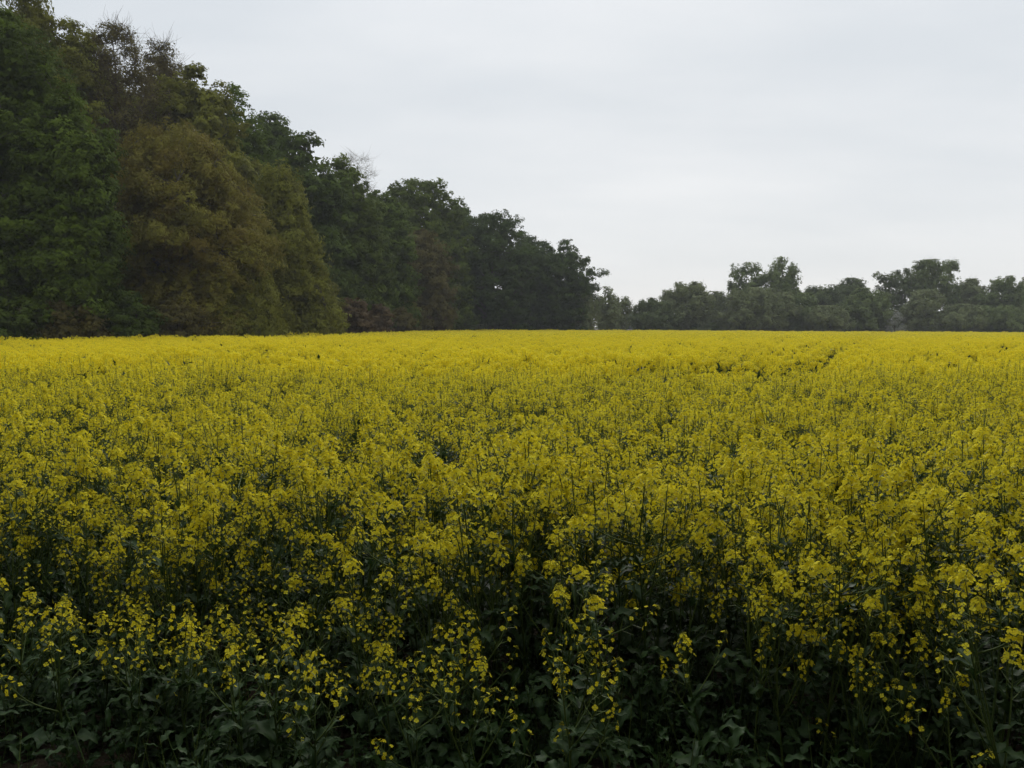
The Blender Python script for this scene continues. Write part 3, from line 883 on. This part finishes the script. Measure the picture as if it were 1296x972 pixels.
ZONES = ['at the left frame edge', 'a little in from the left frame edge', 'in the left quarter of the picture', 'left of the middle left',
         'some way left of centre', 'just left of centre', 'just right of centre', 'some way right of centre', 'right of the middle right',
         'in the right quarter of the picture', 'a little in from the right frame edge', 'at the right frame edge']
NTH = ['nearest', 'second nearest', 'third nearest', 'fourth nearest', 'fifth nearest', 'sixth nearest', 'seventh nearest', 'eighth nearest', 'ninth nearest',
       'tenth nearest', 'eleventh nearest', 'twelfth nearest', 'thirteenth nearest', 'fourteenth nearest', 'fifteenth nearest', 'sixteenth nearest',
       'seventeenth nearest', 'eighteenth nearest', 'nineteenth nearest', 'twentieth nearest'] + ['twenty-%s nearest' % w_ for w_ in 'first second third fourth fifth sixth seventh eighth ninth'.split()] + ['thirtieth nearest'] + ['thirty-%s nearest' % w_ for w_ in 'first second third fourth fifth sixth seventh eighth ninth'.split()]
LOOK = {'tall': 'tall many-headed', 'middling': 'middling', 'short': 'short few-flowered', 'flowerless': 'flowerless leafy'}
count = {}
for o, kind_w, px, y, nh in sorted(plants, key=lambda p: p[3]):
    z = min(max(int(px / 1296 * 12), 0), 11)
    n = count.get((kind_w, z), 0); count[(kind_w, z)] = n + 1
    tag(o, NTH[min(n, 38)] + ' ' + LOOK[kind_w] + ' rapeseed plant ' + ZONES[z], 'rapeseed plant', kind_w + ' rapeseed plants at the front of the field')

# ------------------------------------------------------------------ rapeseed: the rest of the crop as one mass
src = bpy.data.collections.new('crop_sources')          # not linked to the scene: only instanced
names = []
def source(me):
    o = bpy.data.objects.new('crop_%03d' % len(names), me); src.objects.link(o); names.append(o.name); return len(names) - 1
I_NEAR = [source(joined(t).mesh('crop_plant', MATS4)) for t in TALL]
I_NEAR_M = [source(joined(t).mesh('crop_plant', MATS4)) for t in MIDP]

def bunch(seed, nplants, radius, heads, fl, fsize, leafy_n, hr):
    """several plants standing together, seen from further off: every flower a single face"""
    rng = np.random.default_rng(seed); g = Geo()
    for _ in range(nplants):
        a = rng.uniform(0, 6.28); r = radius * math.sqrt(rng.uniform()); px_, py_ = r * math.cos(a), r * math.sin(a)
        H = 0.88 * rng.uniform(.76, 1.08)
        n = heads
        hz_ = H * np.concatenate([[1.0], 1 - .36 * rng.uniform(0, 1, n - 1) ** 1.3])
        ha = rng.uniform(0, 6.28, n); hd = rng.uniform(.03, .13, n); hd[0] = 0.02
        hp = np.stack([px_ + hd * np.cos(ha), py_ + hd * np.sin(ha), hz_], 1)
        k = np.repeat(np.arange(n), fl)
        d = rand_dirs(rng, len(k))
        c = hp[k] + d * np.array([hr, hr, hr * 1.25]) * rng.uniform(.45, 1.0, (len(k), 1))
        nrm = unit(d + np.array([0, 0, .55]) + rng.normal(0, .35, d.shape))
        sz = fsize * rng.uniform(.75, 1.3, len(k))
        diamonds(g, c, nrm, rand_dirs(rng, len(k)), sz, sz * .9, mat=0, tint=rng.uniform(0, 1, len(k)))
        diamonds(g, hp + np.array([0, 0, hr * 1.1]), rand_dirs(rng, n) + np.array([0, 0, .5]), rand_dirs(rng, n), fsize * .8, fsize * .8, mat=1, tint=.5)
        if fl > 8:
            tube(g, np.array([[px_, py_, 0], [px_, py_, H * .97]]), [.004, .0015], 3, mat=2, tint=rng.uniform(.4, 1))
            for j in range(1, n):
                tube(g, np.array([[px_, py_, hz_[j] * .6], hp[j]]), [.0025, .0015], 3, mat=2, tint=.9)
        lc = np.stack([px_ + rng.normal(0, .09, leafy_n), py_ + rng.normal(0, .09, leafy_n), rng.uniform(.1, .85, leafy_n) * H], 1)
        diamonds(g, lc, rand_dirs(rng, leafy_n) + np.array([0, 0, .4]), rand_dirs(rng, leafy_n), rng.uniform(.08, .2, leafy_n), rng.uniform(.03, .08, leafy_n), mat=3, tint=rng.uniform(0, 1, leafy_n))
    return g
I_MID = [source(bunch(600 + i, 10, .38, 8, 34, .019, 9, .040).mesh('crop_bunch', MATS4)) for i in range(7)]
I_FAR = [source(bunch(700 + i, 34, .98, 7, 9, .042, 5, .050).mesh('crop_bunch', MATS4)) for i in range(6)]

P, IDX, SCL, ROT = [], [], [], []
def scatter(y0, y1, dens, idx, half=0.70, margin=1.5, sjit=.1, gap=0.0, soft=0.15):
    n = int(dens * (y1 - y0) * 2 * (half * (y0 + y1) / 2 + margin))
    yy = rs.uniform(0, 1, n); a_, b_ = half * y0 + margin, half * y1 + margin
    yy = (np.sqrt(a_ ** 2 + yy * (b_ ** 2 - a_ ** 2)) - margin) / half
    xx = rs.uniform(-1, 1, n) * (half * yy + margin)
    ok = in_field(xx, yy)
    if y0 < 12:
        ok &= rs.uniform(0, 1, n) > 0.30 * np.clip(vnoise(xx / 6, yy / 6, 12) + .5 * vnoise(xx / 2.2, yy / 2.2, 13), 0, 1) * 2
    if gap:
        tw = tram(xx, yy)
        ok &= tw > gap
    xx, yy = xx[ok], yy[ok]
    s = crop_scale(xx, yy) * rs.normal(1, sjit, len(xx)).clip(.72, 1.13)
    P.append(np.stack([xx, yy, ground_z(xx, yy)], 1)); IDX.append(rs.choice(idx, len(xx)))
    SCL.append(s); ROT.append(np.stack([rs.normal(0, .07, len(xx)), rs.normal(0, .07, len(xx)), rs.uniform(0, 6.28, len(xx))], 1))
scatter(END_Y, 13.0, 18, I_NEAR, margin=.8, gap=0.0)
scatter(END_Y, 13.0, 10, I_NEAR_M, margin=.8, gap=0.0)
scatter(12.5, 50, 2.7, I_MID, margin=1.5, gap=.49, sjit=.10)
scatter(48, 161, .55, I_FAR, margin=3, gap=.74, sjit=.10)
# the crop carries on beside the individually built plants
yy = np.sqrt(rs.uniform(2.4 ** 2, END_Y ** 2, 500)); xx = np.where(rs.uniform(size=500) < .5, -1, 1) * yy * rs.uniform(.665, .95, 500)
v = yy - front(xx); ok = v > .5
xx, yy, v = xx[ok], yy[ok], v[ok]
P.append(np.stack([xx, yy, ground_z(xx, yy)], 1)); IDX.append(np.where(v > 1.2, rs.choice(I_NEAR, len(xx)), rs.choice(I_NEAR_M, len(xx))))
SCL.append(np.clip(.6 + .3 * v, .6, 1.0)); ROT.append(np.stack([xx * 0, xx * 0, rs.uniform(0, 6.28, len(xx))], 1))

P = np.concatenate(P); IDX = np.concatenate(IDX); SCL = np.concatenate(SCL); ROT = np.concatenate(ROT)
def instancer(name, label, cat, coll, P, IDX, SCL, ROT):
    me = bpy.data.meshes.new(name)
    me.vertices.add(len(P)); me.vertices.foreach_set('co', P.astype(np.float32).ravel())
    for nm, ty, key, arr in (('idx', 'INT', 'value', IDX.astype(np.int32)), ('scl', 'FLOAT', 'value', SCL.astype(np.float32)), ('rot', 'FLOAT_VECTOR', 'vector', ROT.astype(np.float32).ravel())):
        at = me.attributes.new(nm, ty, 'POINT'); at.data.foreach_set(key, arr)
    o = tag(link(name, me), label, cat, kind='stuff')
    ng = bpy.data.node_groups.new(name + '_scatter', 'GeometryNodeTree')
    ng.interface.new_socket('Geometry', in_out='INPUT', socket_type='NodeSocketGeometry')
    ng.interface.new_socket('Geometry', in_out='OUTPUT', socket_type='NodeSocketGeometry')
    gi = ng.nodes.new('NodeGroupInput'); go = ng.nodes.new('NodeGroupOutput')
    iop = ng.nodes.new('GeometryNodeInstanceOnPoints')
    ci = ng.nodes.new('GeometryNodeCollectionInfo'); ci.inputs['Collection'].default_value = coll
    ci.inputs['Separate Children'].default_value = True; ci.inputs['Reset Children'].default_value = True
    def named(nm, ty):
        n = ng.nodes.new('GeometryNodeInputNamedAttribute'); n.data_type = ty; n.inputs['Name'].default_value = nm
        return n.outputs['Attribute']
    e2r = ng.nodes.new('FunctionNodeEulerToRotation')
    ng.links.new(gi.outputs[0], iop.inputs['Points']); ng.links.new(ci.outputs[0], iop.inputs['Instance'])
    iop.inputs['Pick Instance'].default_value = True
    ng.links.new(named('idx', 'INT'), iop.inputs['Instance Index'])
    ng.links.new(named('rot', 'FLOAT_VECTOR'), e2r.inputs[0]); ng.links.new(e2r.outputs[0], iop.inputs['Rotation'])
    ng.links.new(named('scl', 'FLOAT'), iop.inputs['Scale']); ng.links.new(iop.outputs[0], go.inputs[0])
    md = o.modifiers.new('scatter', 'NODES'); md.node_group = ng
    return o
instancer('rapeseed_crop', 'mass of yellow flowering rapeseed filling the field back to the trees', 'crop', src, P, IDX, SCL, ROT)

# low leafy growth under and before the crop: tangles of small leaves and thin stalks
weeds = bpy.data.collections.new('weed_sources')
for i in range(6):
    r9 = np.random.default_rng(950 + i); g = Geo()
    for q in range(9):
        a = r9.uniform(0, 6.28); d = .10 * math.sqrt(r9.uniform()); p0 = np.array([d * math.cos(a), d * math.sin(a), -.02])
        h = r9.uniform(.12, .42); e = p0 + np.array([r9.normal(0, .07), r9.normal(0, .07), h])
        twigs(g, p0, (p0 + e) / 2 + r9.normal(0, .015, 3), e, .0025, .002, .001, mat=2, tint=r9.uniform(0, 1))
        for _ in range(4):
            f = r9.uniform(.1, 1.0)
            g.add_geo(LEAVES[int(r9.integers(3, 6))] if r9.uniform() < .85 else LEAVES[int(r9.integers(0, 3))],
                      leaf_basis(p0 * (1 - f) + e * f, r9.uniform(0, 6.28), r9.uniform(-.2, .9), r9.uniform(.5, 1.1)), mat_map={0: 3}, tint_shift=r9.normal(0, .2))
    weeds.objects.link(bpy.data.objects.new('weed_%03d' % i, g.mesh('weed', MATS4)))
n = 1300
yy = np.sqrt(rs.uniform(2.3 ** 2, 6.5 ** 2, n)); xx = rs.uniform(-.8, .8, n) * yy
ok = vnoise(xx * 1.3, yy * 1.3, 31) + rs.normal(0, .35, n) > -.75
xx, yy = xx[ok], yy[ok]; n = len(xx)
instancer('ground_cover', 'tangle of low dark green leaves on the soil under the rapeseed', 'ground cover', weeds, np.stack([xx, yy, ground_z(xx, yy)], 1),
          rs.integers(0, 6, n), rs.uniform(.55, 1.15, n), np.stack([rs.normal(0, .1, n), rs.normal(0, .1, n), rs.uniform(0, 6.28, n)], 1))

# ------------------------------------------------------------------ crumbs of straw and dead leaf on the soil
g = Geo(); n = 2600
yy = np.sqrt(rs.uniform(2.2 ** 2, 5.2 ** 2, n)); xx = rs.uniform(-.75, .75, n) * yy
c = np.stack([xx, yy, ground_z(xx, yy) + .006], 1)
ln = rs.uniform(.008, .05, n)
diamonds(g, c, np.array([[0, 0, 1.0]]) + rs.normal(0, .3, (n, 3)), rand_dirs(rs, n) * np.array([1, 1, .2]), ln, np.minimum(ln * .5, rs.uniform(.003, .02, n)), tint=rs.uniform(0, 1, n))
M['litter'] = leafy('litter_straw', (0.05, 0.035, 0.02), (0.30, 0.25, 0.17), 0.1, 0.8, 0.1)
tag(link('litter', g.mesh('litter', [M['litter']])), 'straw crumbs and dead leaf bits on the soil', kind='stuff')

# ------------------------------------------------------------------ the damp air between here and the far trees
bx0, bx1, by0, by1, bz0, bz1 = -260, 300, -40, 430, -3.0, 33.0
Vb = [(x, y, z) for z in (bz0, bz1) for y in (by0, by1) for x in (bx0, bx1)]
g = Geo(); g.add(Vb, [(0, 2, 3, 1), (4, 5, 7, 6), (0, 1, 5, 4), (1, 3, 7, 5), (3, 2, 6, 7), (2, 0, 4, 6)])
m, t, out = new_mat('haze_air')
pv = t.nodes.new('ShaderNodeVolumePrincipled')
pv.inputs['Color'].default_value = (0.95, 0.97, 1.0, 1)
pv.inputs['Density'].default_value = 0.00038
t.links.new(pv.outputs[0], out.inputs['Volume'])
tag(link('haze', g.mesh('haze', [m])), 'thin grey haze in the air over the field', kind='stuff')
